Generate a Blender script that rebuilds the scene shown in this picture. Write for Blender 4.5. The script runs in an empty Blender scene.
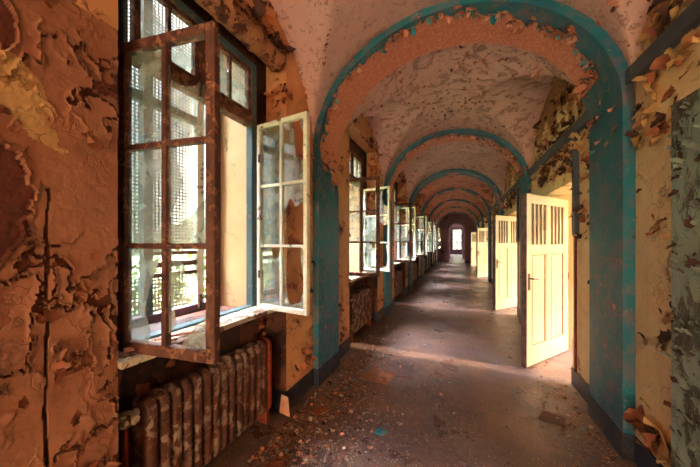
import bpy, bmesh, math, random
from mathutils import Vector, Matrix, noise
PI = math.pi
S = bpy.context.scene
C = S.collection
rnd = random.Random(7)

# ------------------------------------------------------------------ camera, world, light
cam = bpy.data.cameras.new('camera'); co = bpy.data.objects.new('camera', cam); C.objects.link(co)
cam.sensor_width = 36; cam.lens = 263.85/700*36; cam.shift_y = 8/700
cam.clip_start = .02; cam.clip_end = 200
co.location = (0, 0, 1.5); co.rotation_euler = (PI/2, 0, .389)
S.camera = co
S.view_settings.view_transform = 'Standard'; S.view_settings.look = 'None'
S.view_settings.gamma = 1; S.view_settings.use_curve_mapping = False
S.view_settings.exposure = 1.95
S.cycles.max_bounces = 10; S.cycles.diffuse_bounces = 6; S.cycles.transparent_max_bounces = 16
S.cycles.sample_clamp_indirect = 8; S.cycles.caustics_reflective = False; S.cycles.caustics_refractive = False

w = bpy.data.worlds.new('world'); S.world = w; w.use_nodes = True
nt = w.node_tree; nt.nodes.clear()
wo = nt.nodes.new('ShaderNodeOutputWorld'); wb = nt.nodes.new('ShaderNodeBackground')
tc = nt.nodes.new('ShaderNodeTexCoord'); sx = nt.nodes.new('ShaderNodeSeparateXYZ'); wr = nt.nodes.new('ShaderNodeValToRGB')
nt.links.new(tc.outputs['Generated'], sx.inputs[0]); nt.links.new(sx.outputs['Z'], wr.inputs[0])
nt.links.new(wr.outputs[0], wb.inputs[0]); nt.links.new(wb.outputs[0], wo.inputs[0])
# hazy sky: modest at the horizon, much brighter high up
cr = wr.color_ramp
cr.elements[0].position = 0.0; cr.elements[0].color = (.012, .0135, .010, 1)
cr.elements[1].position = .80; cr.elements[1].color = (.86, .92, 1.0, 1)
e_ = cr.elements.new(.30); e_.color = (.0145, .016, .016, 1)
e_ = cr.elements.new(.62); e_.color = (.026, .028, .030, 1)
wb.inputs['Strength'].default_value = 42.0

sun = bpy.data.lights.new('sun', 'SUN'); so = bpy.data.objects.new('sun', sun); C.objects.link(so)
sun.energy = 1.8; sun.angle = math.radians(1.6); sun.color = (1.0, .84, .62)
so.rotation_euler = Vector((-1, .0, -math.tan(math.radians(33)))).to_track_quat('-Z', 'Y').to_euler()
so.location = (8, 3, 5)
# added fill lamp behind the viewpoint, the back wall there has no window
al = bpy.data.lights.new('rear_fill_lamp', 'AREA'); ao = bpy.data.objects.new('rear_fill_lamp', al); C.objects.link(ao)
al.shape = 'RECTANGLE'; al.size = 2.2; al.size_y = 2.6; al.energy = 140; al.color = (.88, .93, 1.0)
ao.location = (-.14, -4.12, 1.7); ao.rotation_euler = (PI/2-.28, 0, PI); al.spread = math.radians(130)
# added fill lamps at the right side rooms' outer windows and beside the end hall
for y_ in (-1.5, 1.25, 4.05, 6.85, 9.7, 12.5, 15.4, 18.3, 22.5, 28.8):
    bl = bpy.data.lights.new('side_fill_lamp', 'AREA'); bo = bpy.data.objects.new('side_fill_lamp', bl); C.objects.link(bo)
    bl.shape = 'RECTANGLE'; bl.size = 1.3; bl.size_y = 2.3; bl.energy = 8 if y_ < 20 else 70; bl.color = (1.0, .94, .86)
    bo.location = (3.18, y_, 1.9); bo.rotation_euler = Vector((-1, 0, -.15)).to_track_quat('-Z', 'Z').to_euler()

# ------------------------------------------------------------------ materials
def M(name):
    m = bpy.data.materials.new(name); m.use_nodes = True
    n = m.node_tree; n.nodes.clear()
    return m, n, n.nodes, n.links

def lin(c):
    return tuple((x/255/12.92 if x/255 <= .04045 else ((x/255+.055)/1.055)**2.4) for x in c[:3]) + (1,)

def rampn(N, L, src, p0, p1, c0=(0, 0, 0, 1), c1=(1, 1, 1, 1)):
    r = N.new('ShaderNodeValToRGB'); r.color_ramp.elements[0].position = p0; r.color_ramp.elements[1].position = p1
    r.color_ramp.elements[0].color = c0; r.color_ramp.elements[1].color = c1
    L.new(src, r.inputs[0]); return r.outputs[0]

def mixc(N, L, f, a, b):
    x = N.new('ShaderNodeMix'); x.data_type = 'RGBA'
    for i, v in ((0, f), (6, a), (7, b)):
        if isinstance(v, (tuple, float, int)): x.inputs[i].default_value = v
        else: L.new(v, x.inputs[i])
    return x.outputs[2]

def mth(N, L, op, a, b=None, c=None):
    x = N.new('ShaderNodeMath'); x.operation = op
    for i, v in enumerate((a, b, c)):
        if v is None: continue
        if isinstance(v, (int, float)): x.inputs[i].default_value = v
        else: L.new(v, x.inputs[i])
    return x.outputs[0]

def peel_mat(name, paint, paint2, under, deep, thr=.42, scale=2.0, crack=.5, cscale=7., rough=.6, bump=.012, attr=0.0, streak=0.0, deepw=.05, stretch=(1, 1, 1), fine=1.0):
    """old paint flaking off: paint where the noise is above thr, under-layer below, bare dark stuff deeper, plus cracks"""
    m, n, N, L = M(name)
    tcn = N.new('ShaderNodeTexCoord'); mp = N.new('ShaderNodeMapping'); mp.inputs['Scale'].default_value = stretch
    L.new(tcn.outputs['Object'], mp.inputs[0]); P = mp.outputs[0]
    def noi(sc, det=6, ro=.6, dist=0.0, src=P):
        q = N.new('ShaderNodeTexNoise'); q.inputs['Scale'].default_value = sc; q.inputs['Detail'].default_value = det
        q.inputs['Roughness'].default_value = ro; q.inputs['Distortion'].default_value = dist
        L.new(src, q.inputs['Vector']); return q
    a = noi(scale, 10, .66, .3).outputs[0]
    if attr:
        at = N.new('ShaderNodeAttribute'); at.attribute_name = 'peel'
        a = mth(N, L, 'SUBTRACT', a, mth(N, L, 'MULTIPLY', at.outputs['Fac'], attr))
    # distorted coordinates for cracks
    dn = noi(5, 4, .6)
    va = N.new('ShaderNodeVectorMath'); va.operation = 'SCALE'; va.inputs['Scale'].default_value = .22
    L.new(dn.outputs['Color'], va.inputs[0])
    vb = N.new('ShaderNodeVectorMath'); vb.operation = 'ADD'; L.new(P, vb.inputs[0]); L.new(va.outputs[0], vb.inputs[1])
    vo = N.new('ShaderNodeTexVoronoi'); vo.feature = 'DISTANCE_TO_EDGE'; vo.inputs['Scale'].default_value = cscale; L.new(vb.outputs[0], vo.inputs['Vector'])
    vf = N.new('ShaderNodeTexVoronoi'); vf.feature = 'DISTANCE_TO_EDGE'; vf.inputs['Scale'].default_value = cscale*3.1; L.new(vb.outputs[0], vf.inputs['Vector'])
    sel = noi(scale*1.7, 3, .5).outputs[0]
    c1 = mth(N, L, 'MULTIPLY', rampn(N, L, vo.outputs['Distance'], .0, .035, (1, 1, 1, 1), (0, 0, 0, 1)), rampn(N, L, sel, .5, .56))
    c2 = mth(N, L, 'MULTIPLY', rampn(N, L, vf.outputs['Distance'], .0, .05, (1, 1, 1, 1), (0, 0, 0, 1)), rampn(N, L, sel, .60, .66))
    ck = mth(N, L, 'MULTIPLY', mth(N, L, 'MAXIMUM', c1, c2), crack)
    big = noi(.9, 4, .6).outputs[0]; fin = noi(38*fine, 6, .7).outputs[0]; med = noi(9, 6, .65).outputs[0]
    pc = mixc(N, L, rampn(N, L, big, .38, .62), paint, paint2)
    pc = mixc(N, L, mth(N, L, 'MULTIPLY', rampn(N, L, med, .45, .75), .35), pc, under)
    if streak:
        mp2 = N.new('ShaderNodeMapping'); mp2.inputs['Scale'].default_value = (14, 14, .8); L.new(tcn.outputs['Object'], mp2.inputs[0])
        st = noi(1.2, 5, .6, 0, mp2.outputs[0]).outputs[0]
        pc = mixc(N, L, mth(N, L, 'MULTIPLY', rampn(N, L, st, .45, .75), streak), pc, deep)
    uc = mixc(N, L, rampn(N, L, fin, .35, .7), under, mixc(N, L, .5, under, deep))
    peeled = rampn(N, L, a, thr-.012, thr+.004, (1, 1, 1, 1), (0, 0, 0, 1))
    dmask = rampn(N, L, a, thr-deepw-.02, thr-deepw, (1, 1, 1, 1), (0, 0, 0, 1))
    rim = rampn(N, L, a, thr+.0, thr+.03, (1, 1, 1, 1), (0, 0, 0, 1))
    uc = mixc(N, L, dmask, uc, mixc(N, L, rampn(N, L, fin, .4, .6), deep, uc))
    col = mixc(N, L, peeled, pc, uc)
    col = mixc(N, L, ck, col, deep)
    b = N.new('ShaderNodeBsdfPrincipled'); b.inputs['Roughness'].default_value = rough
    L.new(col, b.inputs['Base Color'])
    h = mth(N, L, 'SUBTRACT', 1.0, peeled)
    h = mth(N, L, 'ADD', h, mth(N, L, 'MULTIPLY', mth(N, L, 'MULTIPLY', rim, h), .8))
    h = mth(N, L, 'SUBTRACT', h, mth(N, L, 'MULTIPLY', ck, 1.0))
    h = mth(N, L, 'ADD', h, mth(N, L, 'MULTIPLY', fin, .25))
    h = mth(N, L, 'ADD', h, mth(N, L, 'MULTIPLY', med, .5))
    bp = N.new('ShaderNodeBump'); bp.inputs['Distance'].default_value = bump; bp.inputs['Strength'].default_value = .9
    L.new(h, bp.inputs['Height']); L.new(bp.outputs[0], b.inputs['Normal'])
    o = N.new('ShaderNodeOutputMaterial'); L.new(b.outputs[0], o.inputs[0])
    return m

def plain(name, col, rough=.6, var=None, scale=12, metal=0, bump=.0):
    m, n, N, L = M(name)
    b = N.new('ShaderNodeBsdfPrincipled'); b.inputs['Roughness'].default_value = rough; b.inputs['Metallic'].default_value = metal
    tcn = N.new('ShaderNodeTexCoord'); q = N.new('ShaderNodeTexNoise'); q.inputs['Scale'].default_value = scale; q.inputs['Detail'].default_value = 7
    L.new(tcn.outputs['Object'], q.inputs['Vector'])
    L.new(mixc(N, L, rampn(N, L, q.outputs[0], .4, .62), col, var or tuple(x*.7 for x in col[:3])+(1,)), b.inputs['Base Color'])
    if bump:
        bp = N.new('ShaderNodeBump'); bp.inputs['Distance'].default_value = bump; L.new(q.outputs[0], bp.inputs['Height']); L.new(bp.outputs[0], b.inputs['Normal'])
    o = N.new('ShaderNodeOutputMaterial'); L.new(b.outputs[0], o.inputs[0])
    return m

def glass_mat():
    m, n, N, L = M('dusty_window_glass')
    t = N.new('ShaderNodeBsdfTransparent'); t.inputs[0].default_value = (.93, .97, .95, 1)
    g = N.new('ShaderNodeBsdfGlossy'); g.inputs['Roughness'].default_value = .03; g.inputs[0].default_value = (.95, .98, 1, 1)
    d = N.new('ShaderNodeBsdfDiffuse'); d.inputs[0].default_value = (.62, .66, .60, 1)
    tr = N.new('ShaderNodeBsdfTranslucent'); tr.inputs[0].default_value = (.62, .68, .62, 1)
    dd = N.new('ShaderNodeMixShader'); dd.inputs[0].default_value = .5; L.new(d.outputs[0], dd.inputs[1]); L.new(tr.outputs[0], dd.inputs[2])
    tcn = N.new('ShaderNodeTexCoord'); q = N.new('ShaderNodeTexNoise'); q.inputs['Scale'].default_value = 7; q.inputs['Detail'].default_value = 6
    L.new(tcn.outputs['Object'], q.inputs['Vector'])
    f = mth(N, L, 'ADD', mth(N, L, 'MULTIPLY', rampn(N, L, q.outputs[0], .42, .72), .34), .16)
    m1 = N.new('ShaderNodeMixShader'); m1.inputs[0].default_value = .24; L.new(t.outputs[0], m1.inputs[1]); L.new(g.outputs[0], m1.inputs[2])
    m2 = N.new('ShaderNodeMixShader'); L.new(f, m2.inputs[0]); L.new(m1.outputs[0], m2.inputs[1]); L.new(dd.outputs[0], m2.inputs[2])
    o = N.new('ShaderNodeOutputMaterial'); L.new(m2.outputs[0], o.inputs[0])
    return m

def floor_mat():
    m, n, N, L = M('dirty_concrete_floor')
    tcn = N.new('ShaderNodeTexCoord'); P = tcn.outputs['Object']
    def noi(sc, det=6, ro=.6):
        q = N.new('ShaderNodeTexNoise'); q.inputs['Scale'].default_value = sc; q.inputs['Detail'].default_value = det; q.inputs['Roughness'].default_value = ro
        L.new(P, q.inputs['Vector']); return q.outputs[0]
    base = mixc(N, L, rampn(N, L, noi(1.1, 5), .4, .62), lin((104, 80, 80)), lin((134, 98, 80)))
    base = mixc(N, L, mth(N, L, 'MULTIPLY', rampn(N, L, noi(3.1, 8, .7), .48, .66), .7), base, lin((58, 48, 60)))
    base = mixc(N, L, rampn(N, L, noi(.75, 4), .55, .68), base, lin((128, 120, 128)))
    v = N.new('ShaderNodeTexVoronoi'); v.inputs['Scale'].default_value = 55; L.new(P, v.inputs['Vector'])
    sp = mth(N, L, 'MULTIPLY', rampn(N, L, v.outputs['Distance'], .24, .30, (1, 1, 1, 1), (0, 0, 0, 1)), rampn(N, L, noi(20, 3), .53, .56))
    sepc = N.new('ShaderNodeSeparateColor'); L.new(v.outputs['Color'], sepc.inputs[0])
    spc = mixc(N, L, sepc.outputs[0], lin((232, 192, 150)), lin((40, 28, 28)))
    col = mixc(N, L, sp, base, spc)
    col = mixc(N, L, mth(N, L, 'MULTIPLY', rampn(N, L, noi(90, 3, .7), .56, .62), .6), col, lin((176, 140, 116)))
    b = N.new('ShaderNodeBsdfPrincipled'); L.new(col, b.inputs['Base Color'])
    L.new(rampn(N, L, noi(2.5, 5), .35, .7, (.24, .24, .24, 1), (.55, .55, .55, 1)), b.inputs['Roughness'])
    h = mth(N, L, 'ADD', mth(N, L, 'MULTIPLY', noi(60, 6, .75), .8), mth(N, L, 'MULTIPLY', sp, .7))
    bp = N.new('ShaderNodeBump'); bp.inputs['Distance'].default_value = .008; bp.inputs['Strength'].default_value = .8; L.new(h, bp.inputs['Height']); L.new(bp.outputs[0], b.inputs['Normal'])
    o = N.new('ShaderNodeOutputMaterial'); L.new(b.outputs[0], o.inputs[0])
    return m

ORANGE = lin((230, 176, 122)); ORANGE2 = lin((222, 154, 106)); TERRA = lin((184, 108, 78)); BROWN = lin((96, 56, 42)); DARK = lin((46, 30, 30))
CREAM = lin((248, 226, 180)); CREAM2 = lin((242, 210, 158))
TEAL = lin((0, 122, 142)); TEAL2 = lin((0, 102, 124))
m_left = peel_mat('peeling_orange_plaster', ORANGE, ORANGE2, TERRA, BROWN, .395, 2.2, .6, 5)
m_near = peel_mat('thick_peeling_brown_plaster', lin((174, 120, 92)), lin((156, 98, 74)), lin((112, 56, 44)), lin((96, 54, 42)), .37, 2.0, .15, 9, bump=.012, attr=.45, deepw=.16)
m_chip_a = plain('greyish_pink_chips', lin((176, 140, 122)), .7, lin((128, 92, 80)), 9)
m_chip_b = plain('pale_chips', lin((206, 186, 164)), .7, lin((166, 140, 122)), 9)
m_ochre = peel_mat('ochre_old_distemper', lin((206, 168, 112)), lin((196, 152, 100)), lin((150, 92, 64)), lin((96, 54, 42)), .40, 6, .3, 9)
m_right = peel_mat('peeling_cream_plaster', CREAM, CREAM2, lin((206, 150, 92)), lin((96, 62, 50)), 0.385, 2.6, .25, 6, attr=.3, streak=.12)
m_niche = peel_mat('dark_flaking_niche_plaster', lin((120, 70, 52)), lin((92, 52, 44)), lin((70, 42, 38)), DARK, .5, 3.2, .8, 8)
m_reveal = peel_mat('cream_reveal_plaster', lin((226, 190, 142)), lin((216, 172, 122)), lin((206, 160, 112)), lin((120, 80, 56)), .33, 2, .3, 4)
m_vault = peel_mat('flaking_vault_paint', lin((218, 180, 174)), lin((208, 166, 158)), lin((206, 164, 148)), lin((104, 66, 62)), .40, 8.0, .5, 13, bump=.01, attr=.3, deepw=.035)
m_vaultfar = peel_mat('flaking_pink_vault_paint', lin((222, 150, 130)), lin((212, 132, 112)), lin((186, 112, 94)), lin((96, 58, 52)), .43, 3.0, .55, 12, bump=.01, deepw=.035)
m_teal = peel_mat('teal_gloss_paint', TEAL, TEAL2, lin((30, 84, 92)), DARK, .33, 3.0, .5, 5, rough=.38, bump=.004)
m_band = peel_mat('teal_paint_over_terracotta', TEAL, TEAL2, lin((196, 88, 54)), lin((232, 164, 136)), .35, 5.0, .25, 9, rough=.5, bump=.012, attr=1.0, deepw=.885)
m_sockle = peel_mat('blue_black_base_paint', lin((52, 62, 82)), lin((44, 48, 64)), lin((86, 70, 66)), lin((34, 26, 28)), .45, 6, .6, 9, rough=.5, bump=.006)
m_rustwood = peel_mat('flaked_red_brown_window_wood', lin((104, 62, 52)), lin((84, 50, 44)), lin((176, 118, 88)), lin((52, 34, 32)), .455, 14, .6, 20, bump=.004)
m_whitewood = peel_mat('flaked_white_window_wood', lin((240, 240, 228)), lin((228, 226, 210)), lin((176, 150, 118)), lin((96, 72, 58)), .38, 9, .4, 22, bump=.003)
m_tealwood = peel_mat('flaked_blue_grey_window_wood', lin((70, 104, 116)), lin((86, 116, 122)), lin((150, 140, 120)), lin((60, 48, 44)), .40, 9, .5, 22, bump=.003)
m_sill = peel_mat('flaked_pale_sill_paint', lin((228, 216, 196)), lin((210, 190, 164)), lin((150, 106, 78)), lin((84, 54, 42)), .47, 9, .7, 18, bump=.006)
m_casing = peel_mat('flaked_grey_green_casing_paint', lin((172, 188, 172)), lin((150, 170, 160)), lin((104, 106, 92)), lin((48, 42, 40)), .47, 7, .8, 16, bump=.008, stretch=(1, 1, .45))
m_door = peel_mat('worn_cream_door_paint', lin((208, 188, 150)), lin((196, 174, 136)), lin((206, 164, 110)), lin((130, 84, 56)), .335, 5, .35, 14, rough=.45, bump=.003)
m_doordark = plain('worn_door_edge', lin((120, 96, 88)), .6, lin((90, 70, 68)))
m_mould = plain('worn_tan_moulding', lin((160, 118, 80)), .6, lin((120, 84, 58)), 14)
m_slot = plain('dark_slot_board', lin((112, 88, 72)), .7, lin((70, 52, 46)), 8)
m_iron = peel_mat('rusted_radiator_paint', lin((186, 164, 148)), lin((150, 116, 98)), lin((116, 68, 52)), lin((66, 40, 36)), .535, 11, .6, 18, rough=.5, bump=.006)
m_rust = plain('red_rust', lin((150, 60, 36)), .8, lin((110, 46, 32)), 18, 0, .004)
m_metal = plain('dark_worn_metal', lin((70, 64, 62)), .4, lin((110, 92, 76)), 30, .8)
m_duct = plain('grey_blue_trunking', lin((84, 92, 104)), .5, lin((66, 72, 86)), 6)
m_screen = plain('grey_green_perforated_metal', lin((196, 184, 150)), .55, lin((150, 130, 100)), 5, .0)
m_bark = peel_mat('flaking_round_timber', lin((206, 146, 100)), lin((170, 108, 74)), lin((120, 66, 44)), lin((54, 32, 30)), .47, 10, .8, 16, bump=.012)
m_card = plain('brown_cardboard', lin((176, 120, 88)), .8, lin((150, 96, 70)), 8)
m_flake_or = plain('orange_paint_flakes', lin((222, 150, 96)), .6, lin((196, 112, 74)), 9)
m_flake_br = plain('brown_paint_flakes', lin((184, 110, 74)), .6, lin((130, 72, 54)), 9)
m_flake_cr = plain('cream_paint_flakes', lin((222, 184, 124)), .6, lin((188, 132, 88)), 9)
m_flake_teal = plain('teal_paint_flakes', TEAL, .5, lin((120, 160, 156)), 9)
m_flake_pk = plain('pale_pink_paint_flakes', lin((226, 172, 148)), .6, lin((206, 126, 96)), 9)
m_flake_dk = plain('dark_paint_flakes', lin((96, 60, 52)), .7, lin((56, 40, 42)), 9)
m_flake_gg = plain('grey_green_paint_flakes', lin((166, 180, 164)), .6, lin((110, 120, 110)), 9)
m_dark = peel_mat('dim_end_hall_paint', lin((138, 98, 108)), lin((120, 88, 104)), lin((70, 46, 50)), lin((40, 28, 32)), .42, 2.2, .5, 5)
m_glass = glass_mat(); m_floor = floor_mat()
m_leaf = plain('green_leaves', lin((84, 92, 30)), .6, lin((44, 58, 20)), 3)
m_grass = plain('grass_ground', lin((70, 86, 40)), .9, lin((52, 66, 32)), 2)
m_room = plain('side_room_plaster', lin((236, 206, 156)), .8, lin((220, 180, 128)), 2)

# ------------------------------------------------------------------ helpers
def obj(name, bm, mats, parent=None, smooth=False, loc=None):
    me = bpy.data.meshes.new(name); bm.normal_update(); bm.to_mesh(me); bm.free()
    for mm in (mats if isinstance(mats, (list, tuple)) else [mats]): me.materials.append(mm)
    if smooth: me.shade_smooth()
    o = bpy.data.objects.new(name, me); C.objects.link(o)
    if parent: o.parent = parent
    if loc: o.location = loc
    return o
def empty(name, loc=(0, 0, 0), rz=0.0, parent=None):
    o = bpy.data.objects.new(name, None); C.objects.link(o); o.location = loc; o.rotation_euler = (0, 0, rz); o.empty_display_size = .1
    if parent: o.parent = parent
    return o
def tag(o, label, cat, group=None, kind=None):
    o['label'] = label; o['category'] = cat
    if group: o['group'] = group
    if kind: o['kind'] = kind
    return o
def struct(o, label=None):
    o['kind'] = 'structure'
    if label: o['label'] = label
    return o
def box(bm, x0, x1, y0, y1, z0, z1, mi=0, jit=0):
    vs = [bm.verts.new((x, y, z)) for x in (x0, x1) for y in (y0, y1) for z in (z0, z1)]
    for q in ((0, 1, 3, 2), (4, 6, 7, 5), (0, 4, 5, 1), (2, 3, 7, 6), (0, 2, 6, 4), (1, 5, 7, 3)):
        f = bm.faces.new([vs[i] for i in q]); f.material_index = mi
    return vs
def cyl(bm, p, q, r, r2=None, n=14, cap=True, mi=0):
    p = Vector(p); q = Vector(q); r2 = r if r2 is None else r2
    d = (q-p).normalized(); u = d.orthogonal().normalized(); v = d.cross(u)
    A = [bm.verts.new(p+(u*math.cos(2*PI*i/n)+v*math.sin(2*PI*i/n))*r) for i in range(n)]
    B = [bm.verts.new(q+(u*math.cos(2*PI*i/n)+v*math.sin(2*PI*i/n))*r2) for i in range(n)]
    for i in range(n):
        bm.faces.new((A[i], A[(i+1) % n], B[(i+1) % n], B[i])).material_index = mi
    if cap:
        bm.faces.new(A[::-1]).material_index = mi; bm.faces.new(B).material_index = mi
def bevel(bm, off, seg=2):
    bmesh.ops.bevel(bm, geom=list(bm.edges), offset=off, segments=seg, affect='EDGES', profile=.5)
def part_stuff(name, bm, mats, parent, label):
    o = obj('paint_flakes', bm, mats, parent); o['kind'] = 'stuff'; o['label'] = label
    return o
def copy_tree(o, parent=None):
    c = o.copy(); C.objects.link(c)
    if parent: c.parent = parent
    for ch in [k for k in bpy.data.objects if k.parent == o]: copy_tree(ch, c)
    return c
def fb(p, s=1., o=4):
    return noise.fractal(Vector(p)*s, 1.0, 2.0, o)

XC = -.142; A = 1.262; B = 1.121; ZS = 2.442; T = .066; DEP = .50
XL = XC-A; XR = XC+A; LO = -2.12; RO = 1.42
YA = [-3.2, -.385, 2.405, 5.19, 8.02, 10.9, 13.8, 16.7, 19.6]     # arch fronts
NB = len(YA)-1
def bay(k): return YA[k]+DEP, YA[k+1]
def niche(k):
    return (.697, 1.948) if k == 1 else (YA[k]+1.0, min(YA[k]+2.41, YA[k+1]-.35))
def wcen(k): return 1.28 if k == 1 else YA[k]+1.575
def dopen(k): return YA[k]+1.07, YA[k]+2.12
def zc(k, y):
    y0, y1 = bay(k); h = (y1-y0)/2; t = (y-(y0+h))/h
    return ZS+1.06*math.sqrt(max(0, 1-t*t))
def zl(x):
    t = (x-XC)/A
    return ZS+B*math.sqrt(max(0, 1-t*t))

# ------------------------------------------------------------------ structure: floor
bm = bmesh.new()
box(bm, LO, 4.6, -4.2, 34, -.2, 0)
struct(obj('floor', bm, m_floor))

# walls -------------------------------------------------------------
def wall_quad_strip(bm, x, k, peelf, flip):
    """lunette above the springing line, along the wall, up to the cross vault"""
    y0, y1 = bay(k); n = 28; prev = None
    lay = bm.verts.layers.float.get('peel') or bm.verts.layers.float.new('peel')
    for i in range(n+1):
        y = y0+(y1-y0)*i/n; top = zc(k, y)+.002; col = []
        for j in range(9):
            z = ZS+(top-ZS)*j/8; v = bm.verts.new((x, y, z)); v[lay] = peelf(y, z); col.append(v)
        if prev:
            for j in range(8):
                q = (prev[j], col[j], col[j+1], prev[j+1])
                try: bm.faces.new(q if flip else q[::-1])
                except ValueError: pass
        prev = col
def sbox(bm, *a):
    vs = box(bm, *a); return vs

bmL = bmesh.new(); bmN = bmesh.new(); bmV = bmesh.new()
NH = 3.2
def wall_face(bm, x0, x1, y0, y1, z0, z1):
    box(bm, x0, x1, y0, y1, z0, z1)
edges = []
for k in range(NB):
    n0, n1 = niche(k); y0 = YA[k]; y1 = YA[k+1]
    c = wcen(k); w0, w1 = c-.48, c+.48
    s0 = y0 if k != 1 else y0
    if k == 1:                                                     # core behind the modelled plaster of the near wall
        box(bmL, LO, XL-.03, .15, n0-.002, 0, ZS); box(bmL, LO, XL, y0, .15, 0, ZS)
    else: box(bmL, LO, XL, y0, n0, 0, ZS)
    box(bmL, LO, XL, n1, y1, 0, ZS)
    # wall above springing: solid either side of the niche and above it
    box(bmL, LO, XL-.012, y0, n0, ZS, 3.9); box(bmL, LO, XL-.012, n1, y1, ZS, 3.9)
    box(bmL, -1.70, XL-.012, n0, n1, NH, 3.9); box(bmL, LO, -1.70, n0, n1, 3.5, 3.9)
    # inside the niche
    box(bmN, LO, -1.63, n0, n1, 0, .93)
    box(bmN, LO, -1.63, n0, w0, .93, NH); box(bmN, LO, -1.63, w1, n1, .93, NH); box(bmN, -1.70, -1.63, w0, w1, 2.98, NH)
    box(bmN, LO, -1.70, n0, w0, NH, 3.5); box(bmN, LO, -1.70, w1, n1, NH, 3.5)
for k in range(NB):
    n0, n1 = niche(k); box(bmN, -1.629, XL-.004, n1-.006, n1-.0005, .176, .93); box(bmN, -1.629, XL-.004, n0+.0005, n0+.006, 0, .93)
# lunette faces with a hole where the niche is
bm = bmL
lay = bm.verts.layers.float.new('peel')
for k in range(NB):
    y0, y1 = bay(k); n0, n1 = niche(k); n = 60
    ys = sorted(set([y0+(y1-y0)*i/n for i in range(n+1)]+[n0, n1]))
    for a, b in zip(ys, ys[1:]):
        zb = NH if (a >= n0-1e-6 and b <= n1+1e-6) else ZS
        za, zb2 = zc(k, a)+.003, zc(k, b)+.003
        if za <= zb and zb2 <= zb: continue
        vs = [bm.verts.new(p) for p in ((XL, a, zb), (XL, b, zb), (XL, b, max(zb2, zb)), (XL, a, max(za, zb)))]
        bm.faces.new(vs)
        # soffit of the thin lunette layer
    # jamb returns between springing and niche head
    for yy in (n0, n1):
        vs = [bm.verts.new(p) for p in ((XL, yy, ZS), (XL-.013, yy, ZS), (XL-.013, yy, NH), (XL, yy, NH))]
        bm.faces.new(vs)
    vs = [bm.verts.new(p) for p in ((XL, n0, NH), (XL, n1, NH), (XL-.013, n1, NH), (XL-.013, n0, NH))]; bm.faces.new(vs)
box(bmL, LO, XL, YA[0]-1.0, YA[0], 0, 3.9)
W_L = struct(obj('wall_left', bmL, m_left), 'orange plaster wall with deep window niches')
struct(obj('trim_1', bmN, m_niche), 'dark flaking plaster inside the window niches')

# near piece of the left wall: thick plates of plaster, curling at their cracks
bm = bmesh.new(); lay = bm.verts.layers.float.new('peel')
NY, NZ = 120, 460; y0, y1, z0, z1 = .15, .697, 0., 3.25
grid = []
for i in range(NY+1):
    row = []
    for j in range(NZ+1):
        y = y0+(y1-y0)*i/NY; z = z0+(z1-z0)*j/NZ
        p = Vector((y*8.5, z*5.5, 3.3))
        q = p+Vector((fb((y*9, z*7, 0)), fb((y*9, z*7, 9)), 0))*.6
        d, _ = noise.voronoi(q, distance_metric='DISTANCE', exponent=2.5)
        e = d[1]-d[0]
        reg = .34*fb((y*5+4, z*2.2, 2.2), 1.0, 5)+(.415-y)*3.0+.08*fb((y*16, z*16, 5))
        reg += .30*math.exp(-((z-1.62)/.20)**2) + .35*math.exp(-((z-2.2)/.16)**2) - .45*math.exp(-((z-1.97)/.09)**2) - .25*math.exp(-((z-1.1)/.16)**2)
        bare = reg > .22
        sel = fb((y*2, z*2, 7), 1, 3)
        h = 0
        curl = .014*math.exp(-e/.14)*max(0, min(1, .55+sel*1.6))
        if bare: h = -.016+.004*fb((y*30, z*30, 1)); pl = .55
        else:
            edge = max(0, 1-(.22-reg)/.08) if reg > .14 else 0
            h = curl+.010*edge+.004*fb((y*7, z*7, 1))
            pl = 0.0
            if e < .05 and sel > .06: h = -.010; pl = .45
        # the long vertical crack
        yc = .478+.012*fb((0, z*4, 3))
        if z < 1.7 and abs(y-yc) < .004+.004*fb((3, z*9, 1)): h = -.014; pl = .6
        v = bm.verts.new((XL+h-.004, y, z)); v[lay] = pl; row.append(v)
    grid.append(row)
for i in range(NY):
    for j in range(NZ):
        f = bm.faces.new((grid[i][j], grid[i+1][j], grid[i+1][j+1], grid[i][j+1]))
        p = f.verts[0].co; e = ((p.y-.40)/.12)**2+((p.z-(2.02-.9*(p.y-.40)))/.11)**2+.9*fb((p.y*9, p.z*9, 6))
        if e < 1: f.material_index = 1
for j in range(NZ):   # return into the niche
    a, b = grid[NY][j], grid[NY][j+1]
    if b.co.z < ZS+.7:
        bm.faces.new((a, bm.verts.new((-1.63, .697, a.co.z)), bm.verts.new((-1.63, .697, b.co.z)), b))
W_P = struct(obj('wall_left_plaster', bm, [m_near, m_ochre], smooth=False), 'thick cracked brown plaster left of the first window')

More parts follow.
